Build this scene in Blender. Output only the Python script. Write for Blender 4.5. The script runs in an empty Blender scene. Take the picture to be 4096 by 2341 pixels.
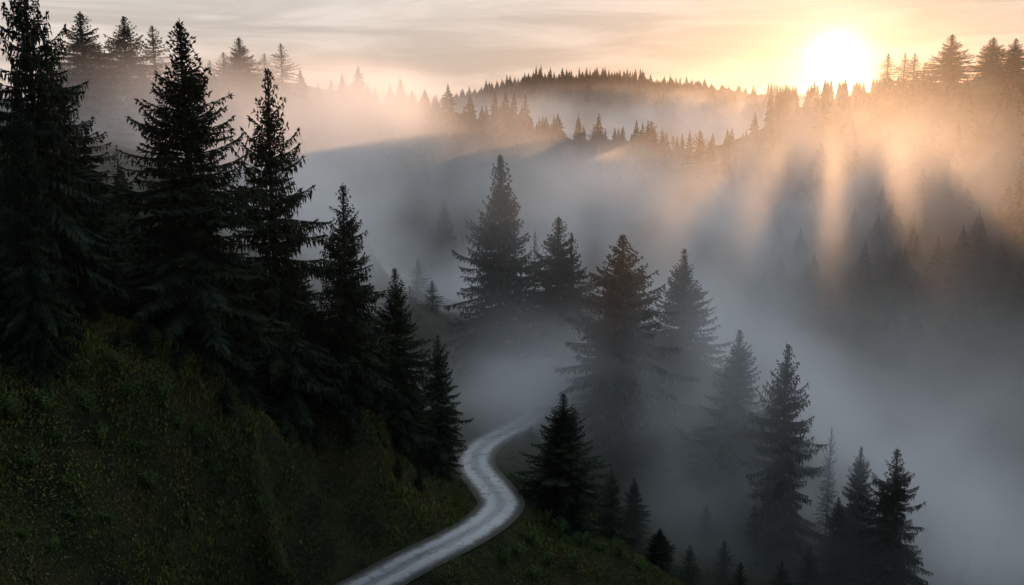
import bpy, math, random
import numpy as np
from mathutils import Vector, noise as mnoise

# ------------------------------------------------------------------ camera
R = math.radians
sc = bpy.context.scene
COL = sc.collection
PITCH = R(10.1)
FPX = 983.0
cam_d = bpy.data.cameras.new("camera")
cam_d.sensor_width = 36.0
cam_d.lens = 36.0 * FPX / 1024.0
cam_d.clip_start = 0.5
cam_d.clip_end = 6000.0
cam = bpy.data.objects.new("camera", cam_d)
cam.location = (0, 0, 0)
cam.rotation_euler = (R(90) - PITCH, 0, 0)
COL.objects.link(cam)
sc.camera = cam

def ray(px, py):
    a = (px - 512.0) / FPX
    b = (292.5 - py) / FPX
    return np.array([a, math.cos(PITCH) + b * math.sin(PITCH), -math.sin(PITCH) + b * math.cos(PITCH)])

def P(px, py, Y):
    d = ray(px, py)
    return d * (Y / d[1])

# ------------------------------------------------------------------ sun and sky
SUN = ray(836, 61)
SUN = SUN / np.linalg.norm(SUN)
SUN_EL = math.asin(SUN[2])
SUN_AZ = math.atan2(SUN[0], SUN[1])          # from +Y towards +X

sun_d = bpy.data.lights.new("sun", 'SUN')
sun_d.energy = 4.2
sun_d.angle = R(0.35)
sun_d.color = (1.0, 0.54, 0.27)
sun = bpy.data.objects.new("sun", sun_d)
sun.rotation_euler = Vector(-SUN).to_track_quat('-Z', 'Y').to_euler()
sun.location = Vector(SUN * 500)
COL.objects.link(sun)

sc.view_settings.view_transform = 'Standard'
sc.view_settings.look = 'None'
sc.view_settings.exposure = 0.3
sc.view_settings.gamma = 1.0

class N:
    """small helper around a node tree"""
    def __init__(s, tree):
        s.t = tree
        s.t.nodes.clear()
    def n(s, kind, **kw):
        nd = s.t.nodes.new(kind)
        for k, v in kw.items():
            setattr(nd, k, v)
        return nd
    def link(s, a, b):
        s.t.links.new(a, b)
    def put(s, sock, v):
        if isinstance(v, bpy.types.NodeSocket):
            s.t.links.new(v, sock)
        else:
            sock.default_value = v
    def m(s, op, a, b=None, c=None, clamp=False):
        nd = s.n('ShaderNodeMath', operation=op, use_clamp=clamp)
        s.put(nd.inputs[0], a)
        if b is not None: s.put(nd.inputs[1], b)
        if c is not None: s.put(nd.inputs[2], c)
        return nd.outputs[0]
    def vm(s, op, a, b=None):
        nd = s.n('ShaderNodeVectorMath', operation=op)
        s.put(nd.inputs[0], a)
        if b is not None: s.put(nd.inputs[1], b)
        return nd.outputs['Value'] if op in ('DOT_PRODUCT', 'LENGTH') else nd.outputs[0]
    def step(s, v, a, b, lo=0.0, hi=1.0):
        nd = s.n('ShaderNodeMapRange', interpolation_type='SMOOTHSTEP')
        s.put(nd.inputs['Value'], v)
        nd.inputs['From Min'].default_value = a
        nd.inputs['From Max'].default_value = b
        nd.inputs['To Min'].default_value = lo
        nd.inputs['To Max'].default_value = hi
        return nd.outputs[0]
    def mix(s, f, a, b, mode='MIX'):
        nd = s.n('ShaderNodeMix', data_type='RGBA', blend_type=mode)
        s.put(nd.inputs['Factor'], f)
        for k, v in ((6, a), (7, b)):
            s.put(nd.inputs[k], v if isinstance(v, bpy.types.NodeSocket) else (*v, 1.0))
        return nd.outputs[2]
    def noise(s, vec, scale, detail=2.0, rough=0.5, dist=0.0):
        nd = s.n('ShaderNodeTexNoise')
        if vec is not None: s.put(nd.inputs['Vector'], vec)
        nd.inputs['Scale'].default_value = scale
        nd.inputs['Detail'].default_value = detail
        nd.inputs['Roughness'].default_value = rough
        nd.inputs['Distortion'].default_value = dist
        return nd.outputs['Fac']

world = bpy.data.worlds.new("World")
sc.world = world
world.use_nodes = True
W = N(world.node_tree)
out = W.n('ShaderNodeOutputWorld')
bg = W.n('ShaderNodeBackground')
bg.inputs['Strength'].default_value = 0.1
W.link(bg.outputs[0], out.inputs['Surface'])
sky = W.n('ShaderNodeTexSky', sky_type='NISHITA')
sky.sun_disc = False
sky.sun_elevation = SUN_EL
sky.sun_rotation = SUN_AZ
sky.air_density = 1.0
sky.dust_density = 2.0
sky.ozone_density = 1.0
tc = W.n('ShaderNodeTexCoord')
dirv = W.vm('NORMALIZE', tc.outputs['Generated'])
sep = W.n('ShaderNodeSeparateXYZ')
W.link(dirv, sep.inputs[0])
az = W.m('ARCTAN2', sep.outputs[0], sep.outputs[1])
el = W.m('ARCSINE', sep.outputs[2])
cosang = W.vm('DOT_PRODUCT', dirv, tuple(SUN))
ang = W.m('MULTIPLY', W.m('ARCCOSINE', W.m('MINIMUM', cosang, 0.999999)), 180 / math.pi)   # degrees from the sun
comb = W.n('ShaderNodeCombineXYZ')
W.link(W.m('MULTIPLY', az, 5.0), comb.inputs[0])
W.link(W.m('MULTIPLY', el, 42.0), comb.inputs[1])
comb.inputs[2].default_value = 3.7
streak = W.noise(comb.outputs[0], 1.0, 5.0, 0.55, 0.6)
comb2 = W.n('ShaderNodeCombineXYZ')
W.link(W.m('MULTIPLY', az, 9.0), comb2.inputs[0])
W.link(W.m('MULTIPLY', el, 30.0), comb2.inputs[1])
comb2.inputs[2].default_value = 8.2
puff = W.noise(comb2.outputs[0], 1.0, 5.0, 0.6, 0.3)
# high thin overcast lit by the low sun (values are divided by the background strength below)
veil_far = (6.2, 5.1, 4.3)
veil_near = (4.2, 2.85, 2.0)
nearness = W.m('POWER', 2.718, W.m('MULTIPLY', ang, -1 / 14.0))
veil = W.mix(nearness, veil_far, veil_near)
bright = W.step(streak, 0.36, 0.66, 0.80, 1.18)
veil = W.mix(1.0, veil, bright, 'MULTIPLY')
dark = W.m('MULTIPLY', W.step(puff, 0.55, 0.70, 0.0, 0.32), W.step(el, 0.05, 0.10))
veil = W.mix(dark, veil, (4.4, 3.1, 2.3))
low = W.step(el, 0.42, 0.02)                              # towards the zenith the veil is plain blue-grey cloud
veil = W.mix(low, (9.0, 9.7, 10.2), veil)
behind = W.mix(W.step(cosang, -0.45, 0.75), (0.085, 0.130, 0.175), (1, 1, 1))           # dusk still lies over the half of the sky away from the sun
veil = W.mix(1.0, veil, behind, 'MULTIPLY')
skycol = W.mix(0.94, sky.outputs[0], veil)
zen = W.mix(1.0, skycol, (0.95, 1.0, 1.06), 'MULTIPLY')
# aureole and disc of the sun seen through thin cloud
a1 = W.m('MULTIPLY', W.m('POWER', 2.718, W.m('MULTIPLY', ang, -1 / 2.6)), 1.2)
a2 = W.m('ADD', W.m('MULTIPLY', W.m('POWER', 2.718, W.m('MULTIPLY', W.m('MULTIPLY', ang, ang), -1 / 1.0)), 22.0), W.m('MULTIPLY', W.m('POWER', 2.718, W.m('MULTIPLY', ang, -1 / 1.3)), 9.0))
aur = W.mix(1.0, (1.0, 0.76, 0.50), a1, 'MULTIPLY')
disc = W.mix(1.0, (1.0, 0.9, 0.68), a2, 'MULTIPLY')
tot = W.mix(1.0, zen, aur, 'ADD')
tot = W.mix(1.0, tot, disc, 'ADD')
W.link(tot, bg.inputs['Color'])

sc.cycles.use_denoising = True
sc.cycles.volume_bounces = 4
sc.cycles.max_bounces = 8
sc.cycles.diffuse_bounces = 2
sc.cycles.glossy_bounces = 1
sc.cycles.transmission_bounces = 1
sc.cycles.volume_step_rate = 1.0
sc.cycles.volume_max_steps = 128
sc.cycles.sample_clamp_indirect = 4.0

# ------------------------------------------------------------------ materials
def mat(name):
    m = bpy.data.materials.new(name)
    m.use_nodes = True
    t = N(m.node_tree)
    o = t.n('ShaderNodeOutputMaterial')
    return m, t, o

def principled(name, ca, cb, scale, rough=0.85, detail=4.0, spec=0.25, cc=None, scale2=None, bump=None):
    m, t, o = mat(name)
    g = t.n('ShaderNodeNewGeometry')
    f = t.step(t.noise(g.outputs['Position'], scale, detail, 0.6), 0.35, 0.65)
    col = t.mix(f, ca, cb)
    if cc is not None:
        f2 = t.step(t.noise(g.outputs['Position'], scale2, 3.0, 0.6), 0.45, 0.65)
        col = t.mix(f2, col, cc)
    b = t.n('ShaderNodeBsdfPrincipled')
    t.put(b.inputs['Base Color'], col)
    b.inputs['Roughness'].default_value = rough
    b.inputs['Specular IOR Level'].default_value = spec
    if bump:
        bp = t.n('ShaderNodeBump')
        bp.inputs['Strength'].default_value = bump[1]
        bp.inputs['Distance'].default_value = bump[2]
        t.put(bp.inputs['Height'], t.noise(g.outputs['Position'], bump[0], 5.0, 0.65))
        t.link(bp.outputs[0], b.inputs['Normal'])
    t.link(b.outputs[0], o.inputs['Surface'])
    return m

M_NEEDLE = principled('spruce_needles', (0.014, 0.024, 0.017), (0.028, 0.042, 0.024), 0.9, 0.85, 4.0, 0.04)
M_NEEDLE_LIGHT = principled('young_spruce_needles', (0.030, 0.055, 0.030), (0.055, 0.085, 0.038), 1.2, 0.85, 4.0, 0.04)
M_BARK = principled('bark', (0.020, 0.018, 0.016), (0.048, 0.043, 0.038), 3.0, 0.95, 4.0, 0.04)
M_GROUND = principled('forest_ground', (0.010, 0.014, 0.008), (0.026, 0.030, 0.012), 0.35, 0.95, 6.0, 0.1,
                      (0.032, 0.029, 0.012), 0.14, (2.5, 0.9, 0.4))
M_GRASS, t, o = mat('hillside_grass')
at = t.n('ShaderNodeAttribute', attribute_name='relief_tone')
g = t.n('ShaderNodeNewGeometry')
moss = t.mix(t.step(t.noise(g.outputs['Position'], 0.6, 4.0, 0.6), 0.35, 0.65), (0.022, 0.045, 0.016), (0.066, 0.098, 0.026))  # moss green, doubling as painted shade in the hollows of the folds
dry_lit = t.mix(t.step(t.noise(g.outputs['Position'], 0.25, 4.0, 0.6), 0.42, 0.62), (0.145, 0.175, 0.045), (0.175, 0.140, 0.045))  # dry grass, doubling as painted light on the crests of the folds
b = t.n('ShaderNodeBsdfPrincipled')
t.put(b.inputs['Base Color'], t.mix(at.outputs['Fac'], moss, dry_lit))
b.inputs['Roughness'].default_value = 0.9
b.inputs['Specular IOR Level'].default_value = 0.08
t.link(b.outputs[0], o.inputs['Surface'])
M_LEAF = principled('shrub_leaves', (0.040, 0.085, 0.022), (0.095, 0.135, 0.040), 1.6, 0.7, 4.0, 0.08)

# ------------------------------------------------------------------ terrain
CTRL = []
for px, py, Y in [
    # grassy slope below the big spruces
    (0, 600, 46), (130, 600, 54), (250, 600, 63), (0, 500, 50), (0, 410, 54), (0, 322, 59), (60, 338, 60),
    (110, 362, 61), (170, 393, 63), (215, 420, 65), (262, 456, 67), (302, 505, 69), (320, 560, 70),
    (100, 480, 56), (200, 500, 62), (60, 420, 56), (150, 440, 60), (90, 560, 53), (210, 560, 61),
    (130, 345, 70), (200, 385, 74), (260, 415, 77), (320, 452, 80), (380, 505, 82), (430, 525, 84), (440, 500, 88),
    (460, 480, 96), (400, 455, 88), (450, 470, 98), (360, 420, 84),
    # feet of the big spruces and the wooded hill behind them
    (20, 300, 66), (60, 292, 72), (115, 300, 76), (180, 345, 71), (275, 372, 79), (345, 398, 85), (396, 445, 90), (440, 472, 97),
    (60, 200, 95), (120, 215, 105), (210, 250, 110), (300, 300, 115), (390, 370, 120), (450, 400, 125),
    (20, 120, 130), (79, 122, 150), (126, 116, 160), (170, 105, 175), (239, 92, 195), (290, 94, 215), (342, 112, 235),
    (400, 124, 265), (450, 128, 290), (500, 134, 315), (560, 142, 335), (220, 170, 145), (300, 190, 170), (350, 230, 180),
    (170, 116, 230), (239, 110, 255), (300, 112, 275), (80, 124, 200), (40, 126, 260), (130, 122, 330), (239, 118, 380), (340, 118, 330), (400, 128, 360),
    # knoll with snags
    (372, 206, 222), (392, 200, 224), (420, 222, 224), (444, 250, 220), (470, 262, 224), (345, 225, 215), (400, 290, 190),
    # misty hollow beyond the road end
    (470, 330, 170), (440, 360, 150), (520, 300, 200), (560, 270, 235), (470, 250, 260), (520, 210, 280),
    (500, 356, 154), (555, 362, 150), (470, 390, 138), (580, 395, 140),
    # second wooded ridge
    (600, 172, 290), (660, 176, 285), (705, 184, 280), (640, 230, 255), (720, 215, 270), (640, 280, 225),
    # spur with the spruce row
    (545, 440, 118), (560, 470, 108), (560, 515, 98), (565, 528, 92), (600, 470, 116), (622, 432, 127), (690, 420, 137), (745, 462, 129), (792, 502, 121), (833, 512, 127),
    (862, 540, 117), (898, 592, 107), (640, 500, 112), (720, 530, 110), (780, 570, 107), (612, 545, 99), (634, 550, 102),
    # bank below the road
    (480, 580, 77), (520, 550, 83), (560, 545, 84), (600, 550, 86), (640, 560, 87), (680, 590, 86), (560, 600, 78), (640, 600, 80),
    (730, 600, 98), (660, 575, 94), (700, 570, 103),
    # valley floor beyond the spur
    (700, 375, 185), (760, 400, 180), (830, 440, 172), (900, 490, 160), (960, 540, 150), (1024, 590, 138), (650, 350, 195),
    # mountainside towards the sun
    (1060, 520, 165), (980, 440, 195), (1050, 400, 205), (920, 380, 215), (1024, 280, 245), (900, 260, 270), (1000, 180, 295),
    (800, 320, 235), (760, 290, 250), (820, 220, 300), (740, 240, 275),
    (1060, 80, 318), (1024, 84, 320), (994, 88, 326), (953, 90, 330), (915, 93, 338), (880, 96, 345), (836, 101, 352), (795, 109, 358), (762, 134, 362), (720, 150, 352), (680, 160, 345), (640, 160, 338), (600, 160, 335),
    # far ridge
    (420, 118, 640), (480, 97, 650), (510, 91, 660), (560, 87, 675), (610, 86, 685), (650, 90, 695), (700, 93, 705), (740, 99, 715), (775, 103, 720), (830, 104, 720),
    (600, 130, 520), (700, 135, 530), (620, 150, 420), (520, 140, 450),
]:
    CTRL.append(P(px, py, Y))
CTRL += [np.array(p, float) for p in [
    (-30, 20, -14), (0, 20, -22), (30, 20, -32), (-22, 34, -18), (0, 40, -30), (20, 50, -38), (40, 60, -46), (60, 90, -56), (80, 110, -58),
    (-60, 40, 0), (-70, 60, 4), (-60, 75, 0), (-100, 100, 8), (-160, 160, 14),
    (20, 70, -42), (34, 82, -50), (120, 110, -48), (130, 140, -40), (170, 190, -15), (220, 260, 8),
    (40, 450, -30), (120, 460, -30), (230, 450, -25), (-60, 440, -25),
    (-200, 400, 5), (-350, 650, 10), (420, 700, 12), (0, 1000, -55), (300, 1000, -55), (-500, 1000, -40), (0, 1600, -55), (700, 1600, -55), (-900, 1600, -55),
]]
ROADPX = [(330, 604, 69.0), (370, 585, 72.5), (416, 559, 76.5), (462, 537, 81), (490, 518, 85), (501, 504, 89), (496, 493, 92.5), (484, 478, 98), (475.5, 466, 103),
          (476, 454.5, 108), (485, 444, 113), (502, 434, 118.5), (522, 423.5, 124), (535, 413, 129), (533, 402, 135), (522, 390, 142), (510, 381, 149), (505, 373, 156)]
road_ctrl = np.array([P(*p) for p in ROADPX])

def catmull(p, n):
    res = []
    q = np.vstack([2 * p[0] - p[1], p, 2 * p[-1] - p[-2]])
    for i in range(1, len(q) - 2):
        for k in range(n):
            t = k / n
            a, b, c, d = q[i - 1], q[i], q[i + 1], q[i + 2]
            res.append(0.5 * ((2 * b) + (-a + c) * t + (2 * a - 5 * b + 4 * c - d) * t * t + (-a + 3 * b - 3 * c + d) * t ** 3))
    res.append(p[-1])
    return np.array(res)
ROAD = catmull(road_ctrl, 14)
zz = ROAD[:, 2].copy()
for _ in range(60):
    zz[1:-1] = 0.25 * zz[:-2] + 0.5 * zz[1:-1] + 0.25 * zz[2:]
ROAD[:, 2] = zz
CTRL += [ROAD[i] for i in range(0, len(ROAD), 7)]

def warp(x, y):
    yy = np.maximum(y, 25.0)
    return np.stack([x / yy * 1.6, np.log(yy)], -1)
C = np.array(CTRL)
CW = warp(C[:, 0], C[:, 1])
EPS = 0.045
def kern(d2): return np.sqrt(d2 + EPS * EPS)
A = kern(((CW[:, None] - CW[None]) ** 2).sum(-1))
A += np.eye(len(C)) * -2e-3
n_ = len(C)
B = np.zeros((n_ + 1, n_ + 1)); B[:n_, :n_] = A; B[:n_, n_] = 1; B[n_, :n_] = 1
WGT = np.linalg.solve(B, np.append(C[:, 2], 0.0))

_rng = np.random.default_rng(11)
LAT = _rng.random((256, 256))
def vnoise(x, y):
    xi = np.floor(x).astype(int); yi = np.floor(y).astype(int)
    fx = x - xi; fy = y - yi
    fx = fx * fx * (3 - 2 * fx); fy = fy * fy * (3 - 2 * fy)
    g = lambda a, b: LAT[a % 256, b % 256]
    return (g(xi, yi) * (1 - fx) + g(xi + 1, yi) * fx) * (1 - fy) + (g(xi, yi + 1) * (1 - fx) + g(xi + 1, yi + 1) * fx) * fy - 0.5

KNOLL = [0.0, 1.0, 0.0]          # x, y, extra height
def ground(x, y, rough=True):
    x = np.atleast_1d(np.asarray(x, float)); y = np.atleast_1d(np.asarray(y, float))
    z = np.empty(len(x))
    for s in range(0, len(x), 20000):
        w = warp(x[s:s + 20000], y[s:s + 20000])
        d2 = ((w[:, None] - CW[None]) ** 2).sum(-1)
        z[s:s + 20000] = kern(d2) @ WGT[:n_] + WGT[n_]
    if rough:
        sc_ = np.clip(y / 80.0, 0.6, 6.0)
        z = z + vnoise(x / 9.0 + 3, y / 9.0) * 1.5 * sc_ ** 0.7 + vnoise(x / 3.4, y / 3.4 + 7) * 0.75 + vnoise(x / 1.3 + 40, y / 1.3) * 0.28
        fold = np.clip((-x - 2) / 10.0, 0, 1) * np.clip((y - 35) / 15.0, 0, 1) * np.clip((125 - y) / 30.0, 0, 1)
        z = z + fold * (vnoise(x / 15.0 + 9, y / 4.6 + x / 26.0) * 2.6 + vnoise(x / 6.0 + 31, y / 2.1 + 5) * 0.8)
    z = z + KNOLL[2] * np.exp(-((x - KNOLL[0]) ** 2 / (2 * 8.5 ** 2) + (y - KNOLL[1]) ** 2 / (2 * 11.0 ** 2)))
    # the road bench cut into the slope
    near = (x > -25) & (x < 20) & (y > 60) & (y < 170)
    if near.any():
        idx = np.nonzero(near)[0]
        d2 = (x[idx, None] - ROAD[None, :, 0]) ** 2 + (y[idx, None] - ROAD[None, :, 1]) ** 2
        j = d2.argmin(1)
        d = np.sqrt(d2[np.arange(len(idx)), j])
        f = np.clip((d - 1.9) / 3.2, 0, 1); f = f * f * (3 - 2 * f)
        z[idx] = (ROAD[j, 2] - 0.10) * (1 - f) + z[idx] * f
    return z

def g1(x, y): return float(ground([x], [y])[0])

_k = P(392, 206, 222)
_lift = float(np.clip(_k[2] - g1(_k[0], _k[1]), 0.0, 16.0))
KNOLL[:] = [_k[0], _k[1], _lift]

def hit(px, py, y0=40.0, y1=900.0):
    d = ray(px, py); d = d / d[1]
    ys = np.exp(np.linspace(math.log(y0), math.log(y1), 500))
    gz = ground(d[0] * ys, ys)
    below = np.nonzero(d[2] * ys < gz)[0]
    i = below[0] if len(below) else len(ys) - 1
    return d[0] * ys[i], ys[i], gz[i]

def mesh_from(name, verts, quads, mats, smooth=False, mat_index=None, tris=None):
    """verts (n,3); quads (m,4) and optionally tris (k,3)"""
    me = bpy.data.meshes.new(name)
    verts = np.asarray(verts, np.float32)
    quads = np.asarray(quads, np.int32).reshape(-1, 4)
    tris = np.zeros((0, 3), np.int32) if tris is None else np.asarray(tris, np.int32).reshape(-1, 3)
    me.vertices.add(len(verts)); me.vertices.foreach_set('co', verts.ravel())
    loops = np.concatenate([quads.ravel(), tris.ravel()]).astype(np.int32)
    me.loops.add(len(loops)); me.loops.foreach_set('vertex_index', loops)
    nq, nt = len(quads), len(tris)
    me.polygons.add(nq + nt)
    start = np.concatenate([np.arange(nq) * 4, nq * 4 + np.arange(nt) * 3]).astype(np.int32)
    me.polygons.foreach_set('loop_start', start)
    if smooth:
        me.polygons.foreach_set('use_smooth', np.ones(nq + nt, bool))
    for m in mats: me.materials.append(m)
    if mat_index is not None: me.polygons.foreach_set('material_index', np.asarray(mat_index, np.int32))
    me.update(calc_edges=True)
    me.validate()
    return me

def link(name, me, parent=None):
    o = bpy.data.objects.new(name, me)
    COL.objects.link(o)
    if parent is not None: o.parent = parent
    return o

us = np.linspace(-1.0, 1.0, 420)
us = np.sign(us) * np.abs(us) ** 1.25
rows = np.concatenate([np.linspace(-90, 25, 12)[:-1], np.exp(np.linspace(math.log(25), math.log(1600), 520))])
gx = us[None, :] * np.maximum(rows, 70.0)[:, None]
gy = np.repeat(rows[:, None], len(us), 1)
gz = ground(gx.ravel(), gy.ravel()).reshape(gx.shape)
ids = np.arange(gx.size).reshape(gx.shape)
q = np.stack([ids[:-1, :-1], ids[:-1, 1:], ids[1:, 1:], ids[1:, :-1]], -1).reshape(-1, 4)
terrain = link('ground', mesh_from('ground', np.stack([gx, gy, gz], -1).reshape(-1, 3), q, [M_GROUND], True))
terrain['kind'] = 'structure'
terrain['label'] = 'dark mossy mountain hillside falling into the misty valley'

# road -------------------------------------------------------------
M_ROAD, t, o = mat('wet_gravel_road')
at = t.n('ShaderNodeAttribute', attribute_name='across')
g = t.n('ShaderNodeNewGeometry')
ed = t.m('ABSOLUTE', at.outputs['Fac'])                 # metres from the middle of the road
nz = t.noise(g.outputs['Position'], 1.4, 5.0, 0.65)
fine = t.noise(g.outputs['Position'], 9.0, 3.0, 0.6)
edn = t.m('ADD', ed, t.m('MULTIPLY', t.m('SUBTRACT', nz, 0.5), 1.1))
track = t.m('MULTIPLY', t.step(edn, 0.25, 0.65), t.step(edn, 1.55, 1.15))
grav = t.mix(t.step(fine, 0.3, 0.7), (0.20, 0.21, 0.22), (0.34, 0.35, 0.36))
grav = t.mix(t.m('MULTIPLY', track, 0.9), grav, (0.52, 0.53, 0.54))
verge = t.mix(t.step(nz, 0.35, 0.65), (0.020, 0.024, 0.014), (0.055, 0.052, 0.036))
damp = t.step(t.noise(g.outputs['Position'], 0.55, 4.0, 0.6), 0.48, 0.66)
grav = t.mix(t.m('MULTIPLY', damp, 0.28), grav, (0.13, 0.135, 0.14))
peb = t.n('ShaderNodeTexVoronoi'); peb.inputs['Scale'].default_value = 7.0
t.put(peb.inputs['Vector'], g.outputs['Position'])
grav = t.mix(t.step(peb.outputs['Distance'], 0.05, 0.6, 0.0, 0.3), grav, (0.10, 0.10, 0.10))
col = t.mix(t.step(edn, 1.05, 2.05), grav, verge)
b = t.n('ShaderNodeBsdfPrincipled')
t.put(b.inputs['Base Color'], col)
t.put(b.inputs['Roughness'], t.m('SUBTRACT', t.m('ADD', 0.26, t.m('MULTIPLY', fine, 0.32)), t.m('MULTIPLY', damp, 0.30)))
rsock = b.inputs['Roughness'].links[0].from_socket
t.put(b.inputs['Roughness'], t.m('MAXIMUM', rsock, t.step(edn, 1.1, 1.9, 0.0, 0.95)))
b.inputs['Specular IOR Level'].default_value = 0.6
bp = t.n('ShaderNodeBump'); bp.inputs['Strength'].default_value = 0.55; bp.inputs['Distance'].default_value = 0.08
t.put(bp.inputs['Height'], t.noise(g.outputs['Position'], 6.0, 4.0, 0.7))
t.link(bp.outputs[0], b.inputs['Normal'])
t.link(b.outputs[0], o.inputs['Surface'])
tan = np.gradient(ROAD[:, :2], axis=0); tan /= np.linalg.norm(tan, axis=1)[:, None]
nor = np.stack([tan[:, 1], -tan[:, 0]], -1)
offs = np.linspace(-2.3, 2.3, 15)
rv = []; ra = []
for i in range(len(ROAD)):
    for s in offs:
        rv.append((ROAD[i, 0] + nor[i, 0] * s, ROAD[i, 1] + nor[i, 1] * s, ROAD[i, 2] + 0.05 - 0.012 * s * s - (0.05 if 0.5 < abs(s) < 1.3 else 0.0)))
        ra.append(s)
ii = np.arange(len(rv)).reshape(len(ROAD), len(offs))
q = np.stack([ii[:-1, :-1], ii[:-1, 1:], ii[1:, 1:], ii[1:, :-1]], -1).reshape(-1, 4)
me = mesh_from('road', rv, q, [M_ROAD], True)
av = me.attributes.new('across', 'FLOAT', 'POINT'); av.data.foreach_set('value', np.array(ra, np.float32))
road = link('road', me); road['kind'] = 'structure'; road['label'] = 'pale wet gravel road winding down into the mist'

# ------------------------------------------------------------------ spruces
def kites(p0, p1, w):
    """flat leaf-shaped quads from p0 to p1 with half width vectors w"""
    p0 = np.asarray(p0); p1 = np.asarray(p1); w = np.asarray(w)
    mid = p0 * 0.55 + p1 * 0.45
    v = np.stack([p0, mid + w, p1, mid - w], 1).reshape(-1, 3)
    return v, np.arange(len(v)).reshape(-1, 4)

def tube(path, rad, sides=5):
    path = np.asarray(path, float)
    v = []
    for i, p in enumerate(path):
        d = path[min(i + 1, len(path) - 1)] - path[max(i - 1, 0)]
        d = d / (np.linalg.norm(d) + 1e-9)
        a = np.cross(d, (0.31, 0.17, 0.93) if abs(d[2]) < 0.9 else (1, 0, 0)); a /= np.linalg.norm(a)
        b_ = np.cross(d, a)
        for k in range(sides):
            th = 2 * math.pi * k / sides
            v.append(p + rad[i] * (a * math.cos(th) + b_ * math.sin(th)))
    qd = []
    for i in range(len(path) - 1):
        for k in range(sides):
            k2 = (k + 1) % sides
            qd.append((i * sides + k, i * sides + k2, (i + 1) * sides + k2, (i + 1) * sides + k))
    return np.array(v), np.array(qd)

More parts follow.
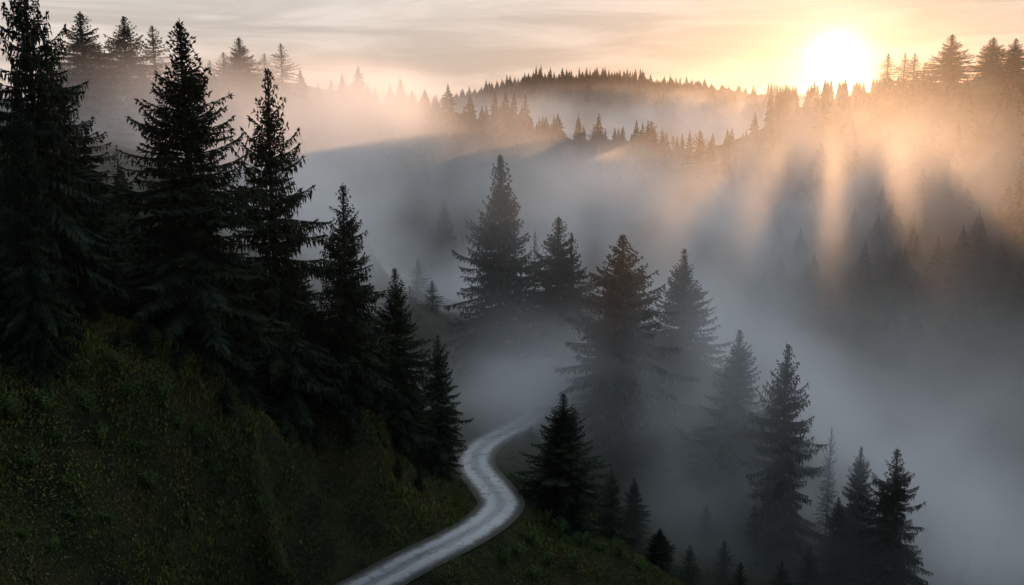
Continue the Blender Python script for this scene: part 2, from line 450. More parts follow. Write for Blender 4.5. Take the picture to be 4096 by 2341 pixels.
TH, TR = 20.0, 3.6
def spruce(seed, spacing=0.40, per=7, gap=0.10, base=0.03, power=0.4, hang=1.0, step=0.17, wid=0.082, droop=1.0, bare=0.0, name='spruce', needle=None, vary=0.16):
    rng = np.random.default_rng(seed)
    P0, P1, WW = [], [], []
    tv, tq = [], []
    def add_tube(path, rad, sides):
        v, q_ = tube(path, rad, sides)
        tq.append(q_ + sum(len(a) for a in tv)); tv.append(v)
    bend = rng.normal(0, 0.10, 2)
    def axis(z): return np.array([bend[0] * math.sin(z / TH * 3), bend[1] * math.sin(z / TH * 2.2), z])
    zs = np.linspace(-0.8, TH, 14)
    add_tube([axis(z) for z in zs], [0.26 * (1 - max(z, 0) / TH) ** 0.8 + 0.018 for z in zs], 7)
    lump = rng.random(8) * 6.28
    z = base * TH
    while z < TH - 0.25:
        tt = z / TH
        n_b = per if tt < 0.85 else max(4, per - 1)
        a0 = rng.random() * 6.28
        tier = 1.0 + float(np.clip(rng.normal(0, vary), -1.4 * vary, 1.2 * vary))
        for k in range(n_b):
            a = a0 + 6.28 * k / n_b + rng.normal(0, 0.22)
            prof = (1 - tt) ** 0.86 * (1 + power * math.sin(math.pi * min(1.0, tt * 1.02)) ** 1.3) * (0.6 + 0.4 * min(1.0, tt / 0.16))
            L = TR * prof * 1.08 * tier * rng.uniform(0.62, 1.18) * (1 + 0.14 * math.sin(a * 2 + lump[0] + tt * 9) + 0.10 * math.sin(a + lump[1] + tt * 17))
            if rng.random() < gap: L *= rng.uniform(0.25, 0.6)
            L = max(min(L, TR * prof * 1.42), 0.14)
            s1 = min(1, tt / 0.9)
            tan0 = -0.12 + 0.95 * s1 ** 2.2 + rng.normal(0, 0.08)
            D = (0.62 - 0.30 * s1) * droop
            U = (0.30 + 0.08 * s1) * rng.uniform(0.7, 1.5)
            hd = np.array([math.cos(a), math.sin(a), 0.0]); sd = np.array([-math.sin(a), math.cos(a), 0.0])
            zb = z + rng.uniform(-0.12, 0.12)
            org = axis(zb)
            sway = rng.normal(0, 0.10)
            def pt(s): return org + hd * (L * s) + sd * (sway * L * s * s) + np.array([0, 0, L * (tan0 * s - D * s * s + U * s ** 3)])
            if L > 0.5 and per > 4:
                ss = np.linspace(0, 0.96, 5)
                add_tube([pt(s) for s in ss], [0.045 * (L / TR) ** 0.6 * (1 - s) + 0.007 for s in ss], 3)
            ns = max(3, int(L / step))
            s0 = 0.10 if tt > 0.3 else 0.22
            for s in np.linspace(s0, 1.0, ns):
                if bare and rng.random() < bare: continue
                p = pt(s); dv = pt(min(s + 0.04, 1.04)) - pt(s - 0.04); dv /= np.linalg.norm(dv)
                up = np.cross(sd, dv); up = up if up[2] < 0 else -up   # points down
                small = min(1.0, 0.30 + L / 1.6)
                lt = (0.16 + 0.48 * L ** 0.75 * (1 - s) ** 0.75 * min(1, s * 3 + 0.3)) * small
                for sg in (-1, 1):
                    l2 = lt * rng.uniform(0.65, 1.25)
                    th = rng.uniform(0.65, 1.05)
                    d2 = dv * math.cos(th) + sd * sg * math.sin(th) + np.array([0, 0, -0.22 - 0.12 * rng.random()])
                    d2 /= np.linalg.norm(d2)
                    wv = np.cross(d2, up) + rng.normal(0, 0.35, 3); wv /= np.linalg.norm(wv)
                    P0.append(p - d2 * 0.05); P1.append(p + d2 * l2); WW.append(wv * (wid * rng.uniform(0.75, 1.25) * small + 0.03 * l2))
                    nh = 1 if l2 < 0.35 else 2
                    for _ in range(nh):
                        if rng.random() < 0.75 * hang:
                            q0 = p + d2 * l2 * rng.uniform(0.15, 0.95)
                            hl = hang * rng.uniform(0.14, 0.42) * (0.5 + 0.6 * min(1.0, L / 2))
                            q1 = q0 + np.array([rng.normal(0, 0.07), rng.normal(0, 0.07), -hl]) + dv * 0.10
                            wv = np.array([rng.normal(), rng.normal(), 0.0]); wv /= np.linalg.norm(wv)
                            P0.append(q0); P1.append(q1); WW.append(wv * wid * rng.uniform(0.5, 0.8))
                wv = np.cross(dv, rng.normal(0, 1, 3)); wv /= np.linalg.norm(wv)
                P0.append(p - dv * step * 0.7); P1.append(p + dv * step * 1.2 * small); WW.append(wv * wid * 0.9 * small)
            p = pt(1.0); dv = pt(1.0) - pt(0.9); dv /= np.linalg.norm(dv)
            for _ in range(3):
                d2 = dv + rng.normal(0, 0.28, 3); d2 /= np.linalg.norm(d2)
                wv = np.cross(d2, rng.normal(0, 1, 3)); wv /= np.linalg.norm(wv)
                P0.append(p - dv * 0.1); P1.append(p + d2 * rng.uniform(0.14, 0.34) * min(1.0, 0.3 + L / 1.6)); WW.append(wv * wid * 0.6)
        z += spacing * (1.0 - 0.45 * tt) * rng.uniform(0.8, 1.25)
    # leader shoot
    for _ in range(16):
        zt = TH - rng.uniform(0.0, 1.0)
        d2 = np.array([rng.normal(0, 0.7), rng.normal(0, 0.7), 0.8]); d2 /= np.linalg.norm(d2)
        wv = np.cross(d2, rng.normal(0, 1, 3)); wv /= np.linalg.norm(wv)
        P0.append(axis(zt)); P1.append(axis(zt) + d2 * rng.uniform(0.06, 0.16)); WW.append(wv * wid * 0.4)
    v, q_ = kites(P0, P1, WW)
    crown = mesh_from(name + '_crown', v, q_, [needle or M_NEEDLE])
    trunk = mesh_from(name + '_trunk', np.concatenate(tv), np.concatenate(tq), [M_BARK], True)
    return trunk, crown

def far_spruce(seed, name='far_spruce', per=6, spacing=1.0):
    """one mesh with its trunk inside: for trees a few pixels tall"""
    rng = np.random.default_rng(seed)
    P0, P1, WW = [], [], []
    z = 0.4
    while z < TH - 0.3:
        tt = z / TH
        for k in range(per):
            a = 6.28 * (k / per) + rng.random() * 1.2
            L = max(0.3, TR * (1 - tt) ** 0.9 * (1 + 0.4 * math.sin(math.pi * tt)) * rng.uniform(0.6, 1.2))
            hd = np.array([math.cos(a), math.sin(a), 0]); sd = np.array([-math.sin(a), math.cos(a), 0])
            o_ = np.array([0, 0, z + rng.uniform(-.3, .3)])
            tip = o_ + hd * L + np.array([0, 0, L * (-0.30 + 0.6 * tt ** 2)])
            P0.append(o_); P1.append(tip); WW.append(sd * (0.22 * L + 0.12) + np.array([0, 0, rng.normal(0, 0.1)]))
            P0.append(o_ + np.array([0, 0, 0.3])); P1.append(tip); WW.append(np.array([0, 0, -0.16 * L - 0.18]) + hd * 0.1)
        z += spacing * (1 - 0.5 * tt) * rng.uniform(0.8, 1.2)
    v, q_ = kites(P0, P1, WW)
    tv, tq = tube([(0, 0, -1.0), (0, 0, TH * 0.5), (0, 0, TH)], [0.28, 0.16, 0.03], 5)
    return mesh_from(name, np.concatenate([v, tv]), np.concatenate([q_, tq + len(v)]), [M_NEEDLE, M_BARK],
                     mat_index=[0] * len(q_) + [1] * len(tq))

def snag(seed):
    rng = np.random.default_rng(seed)
    tv, tq = [], []
    def add(path, rad, sides):
        v, q_ = tube(path, rad, sides); tq.append(q_ + sum(len(a) for a in tv)); tv.append(v)
    add([(0, 0, z) for z in np.linspace(-0.6, TH, 8)], [0.34 * (1 - max(z, 0) / TH) + 0.03 for z in np.linspace(-0.6, TH, 8)], 6)
    for _ in range(70):
        z = rng.uniform(0.25, 0.98) * TH; a = rng.random() * 6.28
        L = rng.uniform(0.5, 2.2) * (1.15 - z / TH)
        d = np.array([math.cos(a), math.sin(a), rng.uniform(-0.35, 0.25)])
        add([np.array([0, 0, z]), np.array([0, 0, z]) + d * L * .6, np.array([0, 0, z]) + d * L + np.array([0, 0, -.15])], [.07, .05, .02], 3)
    return mesh_from('snag', np.concatenate(tv), np.concatenate(tq), [M_BARK], True)

TPL = {
    'full':   spruce(1, gap=0.10, power=0.45),
    'full2':  spruce(2, gap=0.14, power=0.38, per=6, hang=1.15, vary=0.2),
    'ragged': spruce(3, gap=0.26, power=0.45, per=6, spacing=0.50, hang=1.35, vary=0.26),
    'ragged2': spruce(4, gap=0.22, power=0.55, per=6, spacing=0.54, hang=1.45, vary=0.24, droop=1.15),
    'full3':  spruce(9, gap=0.16, power=0.5, per=7, hang=1.25, vary=0.24, droop=1.1),
    'full4':  spruce(10, gap=0.12, power=0.42, per=7, hang=0.9, vary=0.22),
    'slim2':  spruce(11, gap=0.18, power=0.42, per=6, spacing=0.46, hang=1.1, vary=0.22),
    'slim':   spruce(5, gap=0.12, power=0.45, per=6, spacing=0.44, hang=0.9),
    'dense':  spruce(6, gap=0.08, power=0.5, per=7, spacing=0.42, hang=1.1),
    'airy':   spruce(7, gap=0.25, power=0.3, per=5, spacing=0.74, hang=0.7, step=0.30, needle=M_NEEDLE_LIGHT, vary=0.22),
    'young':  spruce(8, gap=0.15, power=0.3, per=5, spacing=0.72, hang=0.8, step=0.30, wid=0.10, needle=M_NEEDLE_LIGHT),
}
MID = {
    'mid':  spruce(21, gap=0.14, per=5, spacing=0.72, step=0.40, wid=0.13),
    'mid2': spruce(22, gap=0.2, per=5, spacing=0.80, step=0.42, wid=0.13, vary=0.24),
}
FAR = [far_spruce(31), far_spruce(32), far_spruce(33)]
SNAG = [snag(41), snag(42)]
rnd = random.Random(5)

def tag(o, label, cat, group=None):
    o['label'] = label; o['category'] = cat
    if group: o['group'] = group

def settle(px, apy, half, Y, ratio):
    """the distance nearest to Y at which a tree of natural proportions stands on the ground"""
    d = ray(px, apy); d = d / d[1]
    ys = np.exp(np.linspace(math.log(Y * 0.62), math.log(Y * 1.7), 140))
    clear = d[2] * ys - ground(d[0] * ys, ys)
    want = ratio * half / FPX * ys
    err = np.abs(np.log(np.maximum(clear, 0.05) / want)) + 0.35 * np.abs(np.log(ys / Y))
    return float(ys[err.argmin()])

def place(o, px, apy, half, Y, ratio=None):
    if ratio: Y = settle(px, apy, half, Y, ratio)
    x = P(px, apy, Y)[0]; ztop = P(px, apy, Y)[2]
    zb = g1(x, Y)
    h = max(ztop - zb, 2.0)
    wr = half / FPX * Y * 1.28
    if ratio: wr = max(wr, h / 7.0) if ratio < 12 else h / 25
    o.location = (x, Y, zb)
    o.scale = (wr / TR, wr / TR, h / TH)
    o.rotation_euler = (0, 0, rnd.random() * 6.28)

def tree(kind, px, apy, half, Y, label, group=None, name='spruce_tree', ratio=None):
    tr, cr = (TPL.get(kind) or MID.get(kind))
    e = bpy.data.objects.new(name, None); e.empty_display_size = 0.5
    COL.objects.link(e)
    tag(e, label, 'tree', group)
    place(e, px, apy, half, Y, ratio)
    link('trunk', tr, e); link('crown', cr, e)
    return e

def far_tree(px, apy, half, Y, label, group, meshes=FAR, name='spruce_tree', ratio=3.6):
    o = link(name, rnd.choice(meshes))
    tag(o, label, 'tree', group)
    place(o, px, apy, half, Y, ratio)
    return o

G1 = 'big spruces on the dark slope'
for kind, px, apy, half, Y, label in [
    ('ragged2', 19, -62, 46, 63, 'giant spruce cut off by the top of the frame, with long drooping boughs'),
    ('full2', 52, 62, 50, 74, 'broad dark spruce standing just behind the giant cut-off spruce'),
    ('dense', 14, 76, 26, 57, 'very dark narrow spruce in front of the giant cut-off spruce'),
    ('full', 178, 18, 60, 70, 'tallest whole spruce, broad and almost black, on the dark slope'),
    ('ragged', 271, 68, 48, 78, 'tall black spruce with upturned jagged boughs beside the tallest one'),
    ('airy', 116, 144, 18, 82, 'small thin spruce in the gap between the two darkest broad spruces'),
    ('ragged2', 343, 182, 36, 84, 'open loosely branched spruce with a bare tip on the dark slope'),
    ('slim', 394, 268, 31, 89, 'dense pointed spruce second from the lower end of the slope row'),
    ('slim2', 437, 334, 24, 96, 'last and lowest spruce of the slope row, right above the road bend'),
]:
    tree(kind, px, apy, half * 0.92, Y, label, G1)
# darker growth between their feet
for i, (px, apy, half, Y) in enumerate([(94, 205, 26, 77), (62, 235, 24, 64), (30, 205, 22, 61), (140, 255, 26, 74), (150, 228, 24, 82), (212, 258, 24, 79), (236, 285, 22, 74),
                                   (304, 285, 24, 82), (318, 312, 20, 84), (232, 245, 24, 88), (368, 345, 20, 88), (414, 380, 18, 94), (118, 285, 24, 68), (200, 320, 20, 69), (330, 340, 18, 83), (5, 255, 22, 58),
                                   (290, 262, 22, 92), (128, 238, 24, 92), (100, 250, 22, 84), (255, 262, 22, 90)]):
    tree(rnd.choice(['full', 'full3', 'full4', 'dense', 'slim2', 'slim']), px, apy, half, Y, 'dark young spruce merging into the black growth between the big slope spruces', 'young spruces between the big slope spruces')

G2 = 'spruces on the spur beyond the road'
for kind, px, apy, half, Y, label in [
    ('dense', 502, 155, 35, 147, 'tall broad spruce rising out of the mist above the end of the road'),
    ('airy', 535, 231, 14, 166, 'slender pale spruce squeezed behind the two spruces above the road end'),
    ('full2', 558, 216, 34, 146, 'bushy spruce with a thin tip beside the tall spruce above the road end'),
    ('mid', 572, 232, 18, 158, 'narrow second top poking from the bushy spruce above the road end'),
    ('full3', 623, 234, 46, 127, 'widest spruce of the spur row, its foot lost in mist'),
    ('full4', 685, 249, 33, 137, 'tall narrow-topped spruce beside the widest one of the spur row'),
    ('full4', 740, 330, 31, 119, 'green tinted spruce in the middle of the descending spur row'),
    ('ragged', 791, 344, 33, 109, 'dark jagged spruce of the spur row, above the thin spindly one'),
    ('airy', 832, 427, 11, 110, 'thin spindly spruce with sparse twigs below the dark jagged one'),
    ('full4', 861, 447, 18, 107, 'small compact spruce low on the spur, beside the hanging-branched one'),
    ('ragged2', 898, 447, 29, 103, 'lowest spur spruce, with long hanging branches and gaps'),
    ('slim', 839, 497, 15, 105, 'dim slender spruce in the hollow before the compact spur spruce'),
]:
    tree(kind, px, apy, half, Y, label, G2)
for i, (px, apy, half, Y) in enumerate([(655, 345, 28, 136), (715, 372, 24, 140), (765, 410, 22, 133), (590, 320, 22, 148), (820, 470, 20, 124), (705, 420, 24, 126), (660, 425, 24, 122), (528, 300, 24, 160), (770, 465, 22, 122), (875, 520, 18, 114)]):
    tree(rnd.choice(['full', 'dense', 'mid']), px, apy, half, Y, 'mist-veiled lower spruce filling the gaps of the spur row', 'lower spruces in the spur row')

G3 = 'spruces below the road'
for kind, px, apy, half, Y, label in [
    ('full4', 564, 394, 33, 92, 'dark full spruce standing alone beside the road bend'),
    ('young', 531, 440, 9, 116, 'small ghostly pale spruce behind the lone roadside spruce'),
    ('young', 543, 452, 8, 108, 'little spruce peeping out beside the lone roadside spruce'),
    ('slim', 612, 468, 13, 98, 'nearer of two thin spruces beyond the lone roadside spruce'),
    ('slim', 634, 478, 13, 103, 'farther of two thin spruces beyond the lone roadside spruce'),
    ('dense', 660, 528, 14, 92, 'stubby dim spruce at the edge of the shrubby roadside bank'),
]:
    tree(kind, px, apy, half, Y, label, G3)
for px, apy, half, Y in [(706, 505, 9, 118), (756, 504, 12, 122), (741, 562, 12, 104), (782, 560, 10, 112), (962, 498, 7, 140), (989, 562, 8, 132), (962, 570, 7, 124), (968, 556, 8, 140), (690, 545, 10, 108), (725, 540, 10, 114), (810, 545, 11, 116), (1000, 535, 7, 150), (930, 520, 8, 134)]:
    tree('mid', px, apy, half, Y, 'faint thin spruce almost swallowed by mist in the deep hollow', 'faint spruces in the misty hollow', ratio=4.5)

G4 = 'misty spruces along the upper hill crest'
for kind, px, apy, half, Y, label in [
    ('full2', 79, 11, 33, 150, 'bluish misty spruce on the crest behind the giant cut-off spruce'),
    ('ragged', 126, 16, 29, 160, 'bluish misty spruce on the crest just before the tallest black spruce'),
    ('mid', 152, 25, 19, 170, 'smaller misty spruce touching the tallest black spruce'),
    ('full2', 239, 37, 20, 195, 'clear-cut misty spruce on the crest between the two tallest black spruces'),
    ('mid', 224, 52, 14, 198, 'shorter misty spruce leaning on the clear-cut crest spruce'),
    ('mid', 209, 60, 8, 196, 'tiny misty spruce beside the boughs of the tallest black spruce'),
    ('mid', 264, 53, 8, 210, 'little faint spruce right above the tip of the second black spruce'),
    ('mid2', 281, 43, 14, 216, 'faint spruce dissolving in the cloud of mist on the crest'),
    ('mid2', 98, 48, 15, 162, 'misty spruce filling the crest between two bluish spruces'),
]:
    tree(kind, px, apy, half, Y, label, G4, ratio=3.6)
for px, apy, half, Y in [(105, 70, 16, 165), (60, 60, 16, 155), (140, 62, 14, 172), (165, 72, 12, 180), (178, 80, 14, 185), (198, 66, 10, 190), (214, 72, 10, 200), (250, 70, 12, 200), (258, 78, 10, 205), (196, 78, 14, 186), (300, 70, 12, 222), (84, 140, 18, 130), (120, 165, 16, 128), (206, 160, 16, 150), (95, 175, 16, 122), (318, 84, 10, 230), (228, 85, 12, 196)]:
    far_tree(px, apy, half, Y, 'dim blurred spruce in the misty wood on the upper hill', 'blurred spruces of the upper hill')

for px, apy, half, Y in [(342, 74, 9, 238), (358, 66, 10, 242), (368, 86, 6, 245), (375, 88, 7, 250), (400, 78, 7, 268), (390, 84, 6, 262), (331, 80, 8, 236), (412, 90, 6, 272), (424, 90, 7, 280), (448, 84, 7, 300), (350, 88, 7, 240), (470, 94, 6, 310), (436, 95, 6, 285), (500, 104, 6, 320), (520, 110, 6, 325)]:
    far_tree(px, apy, half, Y, 'small hazy spruce on the crest sloping from the upper hill to the far ridge', 'hazy spruces on the sloping crest')
for px, apy, half, Y in [(349, 88, 6, 205), (367, 84, 8, 208), (376, 104, 6, 212), (389, 98, 7, 215), (410, 97, 7, 220), (402, 108, 6, 218), (425, 89, 9, 226), (434, 96, 7, 228), (445, 108, 6, 235), (464, 107, 8, 240), (452, 112, 6, 238), (482, 106, 8, 250), (496, 105, 9, 255), (509, 110, 8, 260),
                         (520, 115, 6, 262), (531, 117, 6, 266), (546, 116, 7, 270), (558, 113, 7, 275), (537, 122, 5, 268), (415, 112, 6, 222), (475, 116, 6, 246), (502, 119, 6, 256), (526, 122, 6, 264), (551, 124, 6, 272), (360, 105, 7, 210), (380, 112, 7, 216), (395, 115, 7, 220), (430, 112, 7, 230), (458, 120, 7, 242), (488, 121, 7, 252)]:
    far_tree(px, apy, half, Y, 'grey silhouette spruce in the row fading down the middle hillside', 'grey spruce row on the middle hillside')

for px, apy, half, Y in [(318, 118, 9, 205), (333, 128, 8, 200), (350, 134, 9, 198), (366, 140, 8, 200), (384, 137, 9, 205), (401, 142, 8, 205), (420, 136, 8, 212), (440, 143, 7, 215), (300, 130, 8, 185), (286, 122, 9, 180), (460, 140, 7, 225), (480, 146, 7, 235), (325, 150, 8, 185), (356, 160, 8, 185), (392, 158, 7, 190), (425, 160, 7, 200)]:
    far_tree(px, apy, half, Y, 'faint spruce of the lower tier half hidden in mist behind the slope spruces', 'lower tier of misty spruces on the middle hillside')
for px, apy, half, Y, label in [
    (580, 139, 9, 235, 'lone mist-grey spruce on the valley side above the tall road-end spruce'),
    (594, 124, 7, 280, 'blurred spruce behind the lone mist-grey valley-side spruce'),
    (652, 121, 13, 262, 'larger blurred spruce in the golden haze at the middle of the valley'),
    (641, 130, 9, 258, 'lower blurred spruce joined to the larger one in the golden haze'),
    (673, 136, 8, 245, 'thin blurred spruce between two larger ones in the golden haze'),
    (674, 111, 9, 300, 'palest spruce ghost highest in the golden haze'),
    (700, 130, 14, 250, 'dark spruce ghost nearest to the long slanting sunbeam'),
    (615, 140, 7, 275, 'faint small spruce between the lone grey one and the golden haze'),
    (628, 145, 7, 268, 'faintest little spruce beside the blurred pair in the golden haze'),
]:
    o = tree('mid' if half > 8 else 'mid2', px, apy, half, Y, label, 'spruce ghosts in the golden valley haze', ratio=3.6)

tree('full2', 444, 198, 12, 205, 'sharp grey spruce beside the mist-wrapped knoll')
for px, apy, half, Y in [(400, 246, 7, 170), (418, 258, 10, 166), (396, 268, 7, 160), (432, 280, 8, 168), (462, 236, 5, 205), (450, 265, 7, 175), (380, 262, 8, 172), (410, 285, 9, 158), (352, 226, 8, 165), (366, 236, 8, 160), (376, 222, 8, 180), (390, 232, 8, 176), (345, 250, 8, 150), (360, 262, 8, 148), (388, 290, 8, 145), (424, 228, 7, 190), (372, 250, 7, 165), (402, 226, 7, 186)]:
    tree('mid', px, apy, half, Y, 'dim spruce sunk in the mist below the knoll', 'dim spruces below the knoll', ratio=4.2)
for px, apy in [(361, 203), (366, 199), (371, 197), (376, 198), (382, 190), (387, 196), (393, 196), (398, 197), (404, 200), (409, 203), (413, 205), (418, 207), (423, 200), (427, 214), (434, 217), (356, 208)]:
    far_tree(px, apy, 2.4, 223 + rnd.uniform(-4, 4), 'bare dead tree snag on top of the mist-wrapped knoll', 'dead snags on the knoll', SNAG, 'dead_tree', 14)
for px, apy in [(364, 203), (374, 201), (380, 199), (390, 199), (401, 203), (411, 209), (421, 213), (429, 220), (437, 232), (352, 214), (385, 202), (396, 202), (343, 222), (370, 204), (416, 213), (406, 206)]:
    far_tree(px, apy, 5, 221 + rnd.uniform(-5, 3), 'low shaggy spruce covering the round knoll', 'low spruces covering the knoll')
far_tree(238, 141, 2.6, 120, 'dead bare snag between the two tallest black spruces', None, SNAG, 'dead_tree', 14)

G5 = 'sunlit spruces on the ridge by the sun'
for kind, px, apy, half, Y, label in [
    ('mid', 889, 53, 9, 345, 'first spruce beside the sun on the golden ridge'),
    ('mid2', 905, 52, 9, 340, 'second spruce from the sun on the golden ridge'),
    ('mid', 915, 53, 9, 337, 'tallest of the close trio next to the sun on the golden ridge'),
    ('mid2', 925, 63, 7, 340, 'short spruce ending the close trio next to the sun'),
    ('full2', 953, 34, 20, 328, 'widest open spruce on the golden ridge beyond the trio'),
    ('full', 994, 37, 17, 325, 'second big open spruce on the golden ridge'),
    ('full2', 1016, 38, 13, 322, 'spruce on the golden ridge cut by the frame edge'),
]:
    tree(kind, px, apy, half, Y, label, G5, ratio=3.2)
for px in list(range(888, 1040, 6)):
    far_tree(px + rnd.uniform(-2, 2), 74 + rnd.uniform(-3, 9), 8, 330 + rnd.uniform(-6, 8), 'low hazy spruce filling the golden ridge line below the taller ones', 'low spruces on the golden ridge')
# trees lost in the distance: one far-off wood
fv, fq, fm = [], [], []
off = 0
def merge_far(px, py_top_off, Y, h, w):
    global off
    me = rnd.choice(FAR)
    v = np.empty(len(me.vertices) * 3, np.float32); me.vertices.foreach_get('co', v); v = v.reshape(-1, 3)
    x = P(px, 100, Y)[0]; zb = g1(x, Y)
    a = rnd.random() * 6.28
    xr = v[:, 0] * math.cos(a) - v[:, 1] * math.sin(a); yr = v[:, 0] * math.sin(a) + v[:, 1] * math.cos(a)
    vv = np.stack([xr * w / TR + x, yr * w / TR + Y, v[:, 2] * h / TH + zb - 0.4], -1)
    lv = np.empty(len(me.loops), np.int32); me.loops.foreach_get('vertex_index', lv)
    fv.append(vv); fq.append(lv.reshape(-1, 4) + off); off += len(vv)
# wooded mountainside below the golden ridge
for i in range(120):
    px = rnd.uniform(730, 1040); f = rnd.random()
    py = 105 + (300 + (px - 730) * 0.55 - 105) * f
    x, y, z = hit(px, py)
    if y < 150 or y > 380: continue
    merge_far(x / y * FPX + 512, 0, y, rnd.uniform(7, 12.5), rnd.uniform(2.6, 3.8))
# crest trees added under the sun to block it; the gaps shape the shafts
for lo_, hi_, top in ((768, 797, 84), (808, 818.5, 85), (824.5, 832.5, 80), (839.5, 848, 80), (854, 864, 82), (873, 892, 78)):
    for row in range(3):
        px = lo_ + rnd.uniform(0, 1.5)
        while px < hi_:
            far_tree(px, top + rnd.uniform(-3, 4), rnd.uniform(3, 4.2), 348 + row * 4 + rnd.uniform(-2, 2), 'small spruce added on the crest below the sun to shape the shafts', 'crest spruces added to shape the shafts', ratio=6.5)
            px += rnd.uniform(2.4, 3.6)

# low saddle between the second ridge and the sun
for i in range(64):
    px = rnd.uniform(575, 782)
    h = rnd.uniform(5, 11)
    merge_far(px, 0, 320 + max(0, px - 690) * 0.5 + rnd.uniform(-40, 24), h, h / 4.8)
# irregular taller trees on the middle hillside crest, added to break up its shadow
for i in range(70):
    px = rnd.uniform(470, 665)
    h = 4 + 11 * rnd.random() ** 1.6
    merge_far(px, 0, 325 + rnd.uniform(-22, 18), h, h / rnd.uniform(4.2, 6.0))
# far ridge line
for i in range(430):
    px = rnd.uniform(440, 800)
    Y = 650 + (px - 480) * 0.22 + rnd.uniform(-22, 16)
    big = 520 < px < 640
    merge_far(px, 0, Y, (rnd.uniform(5, 9) + 6 * rnd.random() ** 3) if big else rnd.uniform(2.5, 5) + 4 * rnd.random() ** 3, rnd.uniform(2.0, 3.0) if big else rnd.uniform(1.8, 2.6))
for i in range(260):
    px = rnd.uniform(430, 820)
    Y = rnd.uniform(560, 650)
    merge_far(px, 0, Y, rnd.uniform(6, 11), rnd.uniform(2.2, 3.2))
wood = link('forest', mesh_from('forest', np.concatenate(fv), np.concatenate(fq), [M_NEEDLE]))
wood['kind'] = 'stuff'; wood['label'] = 'distant dark spruce wood along the far ridge and over the hazy mountainside'

# ------------------------------------------------------------------ ground cover and shrubs
def ground_cover():
    rng = np.random.default_rng(77)
    n = 340000
    u = rng.uniform(-0.60, 0.30, n); Y = np.exp(rng.uniform(math.log(42), math.log(132), n))
    x = u * Y
    d2 = np.full(n, 1e9)
    for i in range(0, len(ROAD), 4):
        d2 = np.minimum(d2, (x - ROAD[i, 0]) ** 2 + (Y - ROAD[i, 1]) ** 2)
    dens = vnoise(x / 2.2, Y / 2.2) + 0.5
    keep = (np.sqrt(d2) > 1.15 + 1.0 * rng.random(n)) & (rng.random(n) < 0.35 + 0.9 * dens)
    x, Y, d = x[keep], Y[keep], np.sqrt(d2[keep]); n = len(x)
    z = ground(x, Y)
    big = vnoise(x / 5.0 + 20, Y / 5.0) + 0.5
    P0, P1, WW = [], [], []
    for k in range(4):
        h = (0.10 + 0.40 * rng.random(n) ** 3) * (0.30 + 1.0 * big + 1.3 * np.clip(vnoise(x / 1.7 + 5, Y / 1.7) * 2, 0, 1) ** 1.5) * np.clip((d - 1.2) / 2.8, 0.18, 1)
        dirv = np.stack([rng.normal(0, 0.55, n), rng.normal(0, 0.55, n), np.ones(n)], -1); dirv /= np.linalg.norm(dirv, axis=1)[:, None]
        p0 = np.stack([x + rng.normal(0, 0.10, n), Y + rng.normal(0, 0.10, n), z - 0.06], -1)
        w = np.stack([rng.normal(0, 1, n), rng.normal(0, 1, n), rng.normal(0, 0.3, n)], -1); w /= np.linalg.norm(w, axis=1)[:, None]
        P0.append(p0); P1.append(p0 + dirv * h[:, None]); WW.append(w * (0.025 + 0.05 * rng.random(n))[:, None])
    v, q_ = kites(np.concatenate(P0), np.concatenate(P1), np.concatenate(WW))
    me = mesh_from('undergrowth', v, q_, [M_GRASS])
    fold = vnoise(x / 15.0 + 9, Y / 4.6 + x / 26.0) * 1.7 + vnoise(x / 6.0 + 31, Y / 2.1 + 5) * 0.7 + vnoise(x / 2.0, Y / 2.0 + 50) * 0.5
    relief_tone = np.clip(fold * 0.75 + 0.45, 0, 1)  # relief shading put into the grass colour: fold crests lighter, hollows darker
    relief_tone = np.tile(relief_tone, 4); relief_tone = np.clip(relief_tone * (0.55 + 0.9 * rng.random(len(relief_tone))), 0, 1)
    at_ = me.attributes.new('relief_tone', 'FLOAT', 'POINT'); at_.data.foreach_set('value', np.repeat(relief_tone, 4).astype(np.float32))
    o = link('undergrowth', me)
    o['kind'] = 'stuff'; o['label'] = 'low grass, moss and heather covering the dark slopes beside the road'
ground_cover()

def shrub_mesh(seed, size=1.0, tall=1.0):
    rng = np.random.default_rng(seed)
    P0, P1, WW = [], [], []
    tv, tq = [], []
    for k in range(16):
        a = rng.random() * 6.28; lean = rng.uniform(0.15, 0.8); L = rng.uniform(0.7, 1.25) * tall
        tip = np.array([math.cos(a) * lean, math.sin(a) * lean, 1.0 * L])
        path = [np.zeros(3) - [0, 0, .1], tip * 0.5 + [0, 0, .08], tip]
        v, q_ = tube(path, [.022, .014, .005], 3); tq.append(q_ + sum(len(b) for b in tv)); tv.append(v)
        for _ in range(46):
            s = rng.uniform(0.2, 1.03)
            p = tip * s + rng.normal(0, 0.085, 3)
            d = rng.normal(0, 1, 3); d[2] = abs(d[2]) * .6; d /= np.linalg.norm(d)
            w = np.cross(d, rng.normal(0, 1, 3)); w /= np.linalg.norm(w)
            P0.append(p); P1.append(p + d * rng.uniform(.08, .17)); WW.append(w * rng.uniform(.028, .05))
    v, q_ = kites(P0, P1, WW)
    return mesh_from('shrub_stem', np.concatenate(tv), np.concatenate(tq), [M_BARK]), mesh_from('shrub_leaves', v, q_, [M_LEAF])
SHRUBS = [shrub_mesh(s, 1, t_) for s, t_ in ((51, 1.0), (52, 1.5), (53, .8))]
def shrub(px, py, size, label, group):
    x, y, z = hit(px, py)
    st, lf = rnd.choice(SHRUBS)
    e = bpy.data.objects.new('shrub', None); COL.objects.link(e)
    tag(e, label, 'shrub', group)
    e.location = (x, y, z); e.scale = (size,) * 3; e.rotation_euler = (0, 0, rnd.random() * 6.28)
    link('stem', st, e); link('leaves', lf, e)
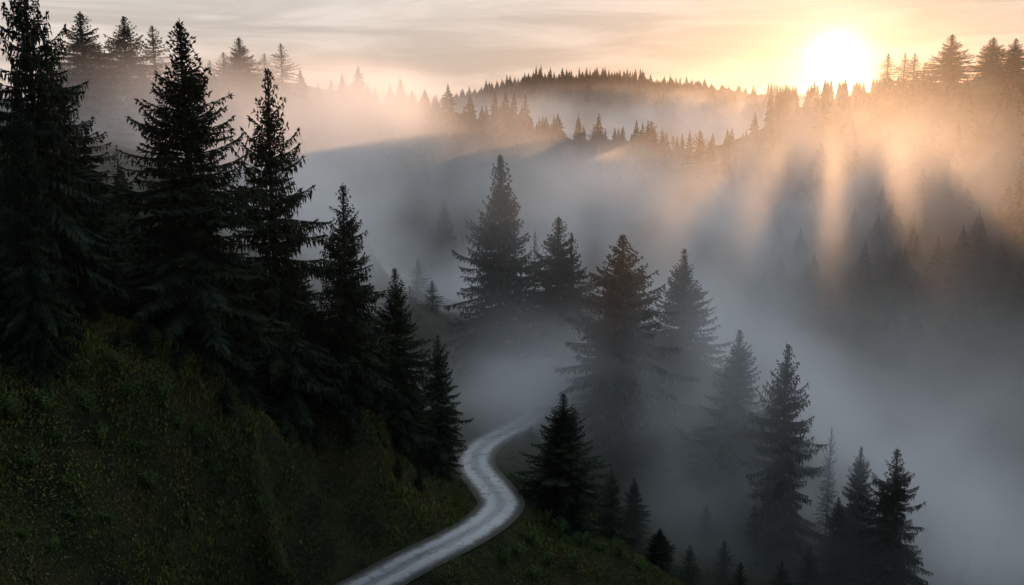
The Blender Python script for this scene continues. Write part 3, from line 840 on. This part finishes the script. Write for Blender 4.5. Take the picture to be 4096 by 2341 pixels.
for px, py, s, label in [
    (312, 392, 2.0, 'tall pale green shrub on the slope below the open loosely branched spruce'),
    (328, 402, 1.6, 'smaller pale green shrub next to the tall one below the open spruce'),
    (303, 404, 1.3, 'lowest shrub of the three below the open loosely branched spruce'),
    (163, 420, 1.3, 'bright green bush on the rounded shoulder of the grassy slope'),
    (43, 412, 1.1, 'fresh green bush on the dark steep grass'),
    (62, 330, 1.2, 'low olive bush on the top edge of the grassy slope'),
    (20, 345, 1.2, 'olive bush at the frame edge on top of the grassy slope'),
]:
    shrub(px, py, s, label, None)
for px, py, s in [(380, 440, 1.0), (385, 452, 1.0), (372, 455, .9), (360, 430, 1.2), (400, 470, .9), (345, 425, 1.2), (420, 488, .8)]:
    shrub(px, py, s, 'leafy bush among the grass under the lower slope spruces', 'bushes under the lower slope spruces')
for px, py, s in [(30, 470, .9), (70, 500, .8), (100, 450, .9), (25, 540, .7), (130, 410, 1.0), (85, 380, 1.0), (200, 452, .8), (55, 560, .7), (110, 530, .7), (15, 430, .9), (240, 470, .7), (180, 440, .9), (215, 480, .7), (150, 500, .8), (190, 530, .7), (260, 520, .7), (90, 420, 1.0), (120, 380, 1.0), (60, 450, .8), (290, 540, .6), (170, 570, .6), (235, 545, .7), (140, 455, .8), (75, 520, .7)]:
    shrub(px, py, s, 'small leafy bush scattered on the dark steep grass', 'bushes scattered on the steep grass')
for px, py, s in [(545, 528, 1.0), (560, 540, 1.1), (580, 545, 1.2), (530, 545, 1.0), (520, 560, 1.0), (505, 570, .9), (600, 552, 1.1), (620, 560, 1.0), (550, 565, 1.0), (575, 572, 1.0), (640, 572, 1.0), (535, 578, .9)]:
    shrub(px, py, s, 'rounded bush on the bank dropping away below the road', 'bushes on the bank below the road')

for px, py in [(95, 322), (143, 348), (150, 362), (206, 384), (243, 404), (256, 412), (304, 446), (318, 452), (352, 452), (398, 478), (420, 492), (120, 352), (176, 372), (228, 416)]:
    x, y, z = hit(px, py)
    h = rnd.uniform(1.4, 3.0)
    e = bpy.data.objects.new('sapling', None); COL.objects.link(e)
    tag(e, 'knee high spruce sapling at the edge of the black wood on the slope', 'sapling', 'spruce saplings along the edge of the wood')
    e.location = (x, y, z - 0.05); e.scale = (h * 0.3 / TR, h * 0.3 / TR, h / TH); e.rotation_euler = (0, 0, rnd.random() * 6.28)
    link('trunk', MID['mid'][0], e); link('crown', MID['mid'][1], e)

# ------------------------------------------------------------------ air: even haze, and mist banks lying in the valley
def volume_mat(name, color, aniso):
    m, t, o = mat(name)
    v = t.n('ShaderNodeVolumePrincipled')
    v.inputs['Color'].default_value = (*color, 1)
    v.inputs['Anisotropy'].default_value = aniso
    t.link(v.outputs[0], o.inputs['Volume'])
    return m, t, v

def box_mesh(name, lo, hi, mats):
    x0, y0, z0 = lo; x1, y1, z1 = hi
    v = [(x0, y0, z0), (x1, y0, z0), (x1, y1, z0), (x0, y1, z0), (x0, y0, z1), (x1, y0, z1), (x1, y1, z1), (x0, y1, z1)]
    f = [(0, 3, 2, 1), (4, 5, 6, 7), (0, 1, 5, 4), (1, 2, 6, 5), (2, 3, 7, 6), (3, 0, 4, 7)]
    return mesh_from(name, v, f, mats)

HAZE, t, v = volume_mat('haze', (0.96, 0.96, 0.97), 0.84)
v.inputs['Density'].default_value = 0.00004
HAZE.cycles.homogeneous_volume = True
hz = link('haze', box_mesh('haze', (-1650, -95, gz.min() - 1.0), (1650, 1640, max(gz.max(), 42) + 1.0), [HAZE]))
hz['kind'] = 'stuff'; hz['label'] = 'thin even haze filling the air over the whole valley'

def ico(name, mats):
    import bmesh
    bm = bmesh.new(); bmesh.ops.create_icosphere(bm, subdivisions=3, radius=1.0)
    me = bpy.data.meshes.new(name); bm.to_mesh(me); bm.free()
    for m in mats: me.materials.append(m)
    return me
def mist(px, py, Y, rad, dens, label, noise_scale=0.045, tilt=0.0, rot=0.0, soft=1.0, aniso=0.4):
    m, t, v = volume_mat('mist', (0.985, 0.985, 0.99), aniso)
    tc = t.n('ShaderNodeTexCoord')
    r2 = t.vm('LENGTH', tc.outputs['Object'])
    fall = t.step(r2, 1.0, max(0.0, 1.0 - soft))
    g = t.n('ShaderNodeNewGeometry')
    nz = t.noise(g.outputs['Position'], noise_scale, 2.0, 0.55, 0.4)
    nz = t.step(nz, 0.34, 0.66, 0.06, 1.8)
    t.put(v.inputs['Density'], t.m('MULTIPLY', t.m('MULTIPLY', fall, nz), dens))
    m.cycles.volume_step_rate = 0.8
    o = link('mist', ico('mist', [m]))
    o.location = P(px, py, Y); o.scale = rad
    o.rotation_euler = (0, R(tilt), R(rot))
    o['kind'] = 'stuff'; o['label'] = label
    return o

mist(190, 214, 134, (58, 34, 25), 0.075, 'blue-grey mist behind the big slope spruces')
mist(250, 118, 195, (80, 40, 14), 0.028, 'low mist among the trees of the upper hill crest')
mist(322, 105, 228, (38, 36, 17), 0.026, 'mist cloud rolling over the crest of the upper hill')
mist(440, 322, 190, (90, 36, 21), 0.085, 'pale mist pooled in the hollow beyond the road')
mist(520, 376, 138, (36, 17, 11), 0.095, 'mist round the feet of the spruces above the road end')
mist(530, 398, 127, (20, 13, 7), 0.090, 'mist swallowing the far end of the road')
mist(690, 448, 116, (42, 13, 12), 0.095, 'mist round the feet of the spur spruces', tilt=12)
mist(740, 430, 116, (66, 28, 27), 0.030, 'thin mist drifting between the spur spruces')
mist(830, 432, 168, (66, 28, 17), 0.070, 'bright mist band in the valley behind the spur', tilt=30)
mist(830, 556, 113, (60, 21, 18), 0.060, 'dim mist filling the deep hollow below the spur')
mist(560, 228, 300, (170, 60, 29), 0.022, 'wide mist sheet in the valley before the far ridge')
mist(660, 240, 215, (55, 28, 26), 0.035, 'mist before the second wooded ridge')
mist(975, 560, 140, (42, 24, 17), 0.040, 'mist flowing down the valley below the mountainside')
mist(640, 138, 480, (240, 100, 30), 0.014, 'distant mist below the far ridge')
mist(850, 190, 285, (75, 50, 34), 0.018, 'golden mist hanging before the mountainside under the sun')
mist(590, 228, 240, (70, 40, 22), 0.012, 'soft mist glowing in the middle of the valley')
mist(825, 250, 74, (31, 42, 18), 0.0034, 'thin sunlit mist drifting over the valley under the sun', aniso=0.80)
mist(480, 172, 172, (34, 13, 10), 0.022, 'torn mist drifting behind the tall spruce above the road end')
mist(575, 172, 190, (36, 16, 11), 0.024, 'wisp of mist across the middle of the valley')
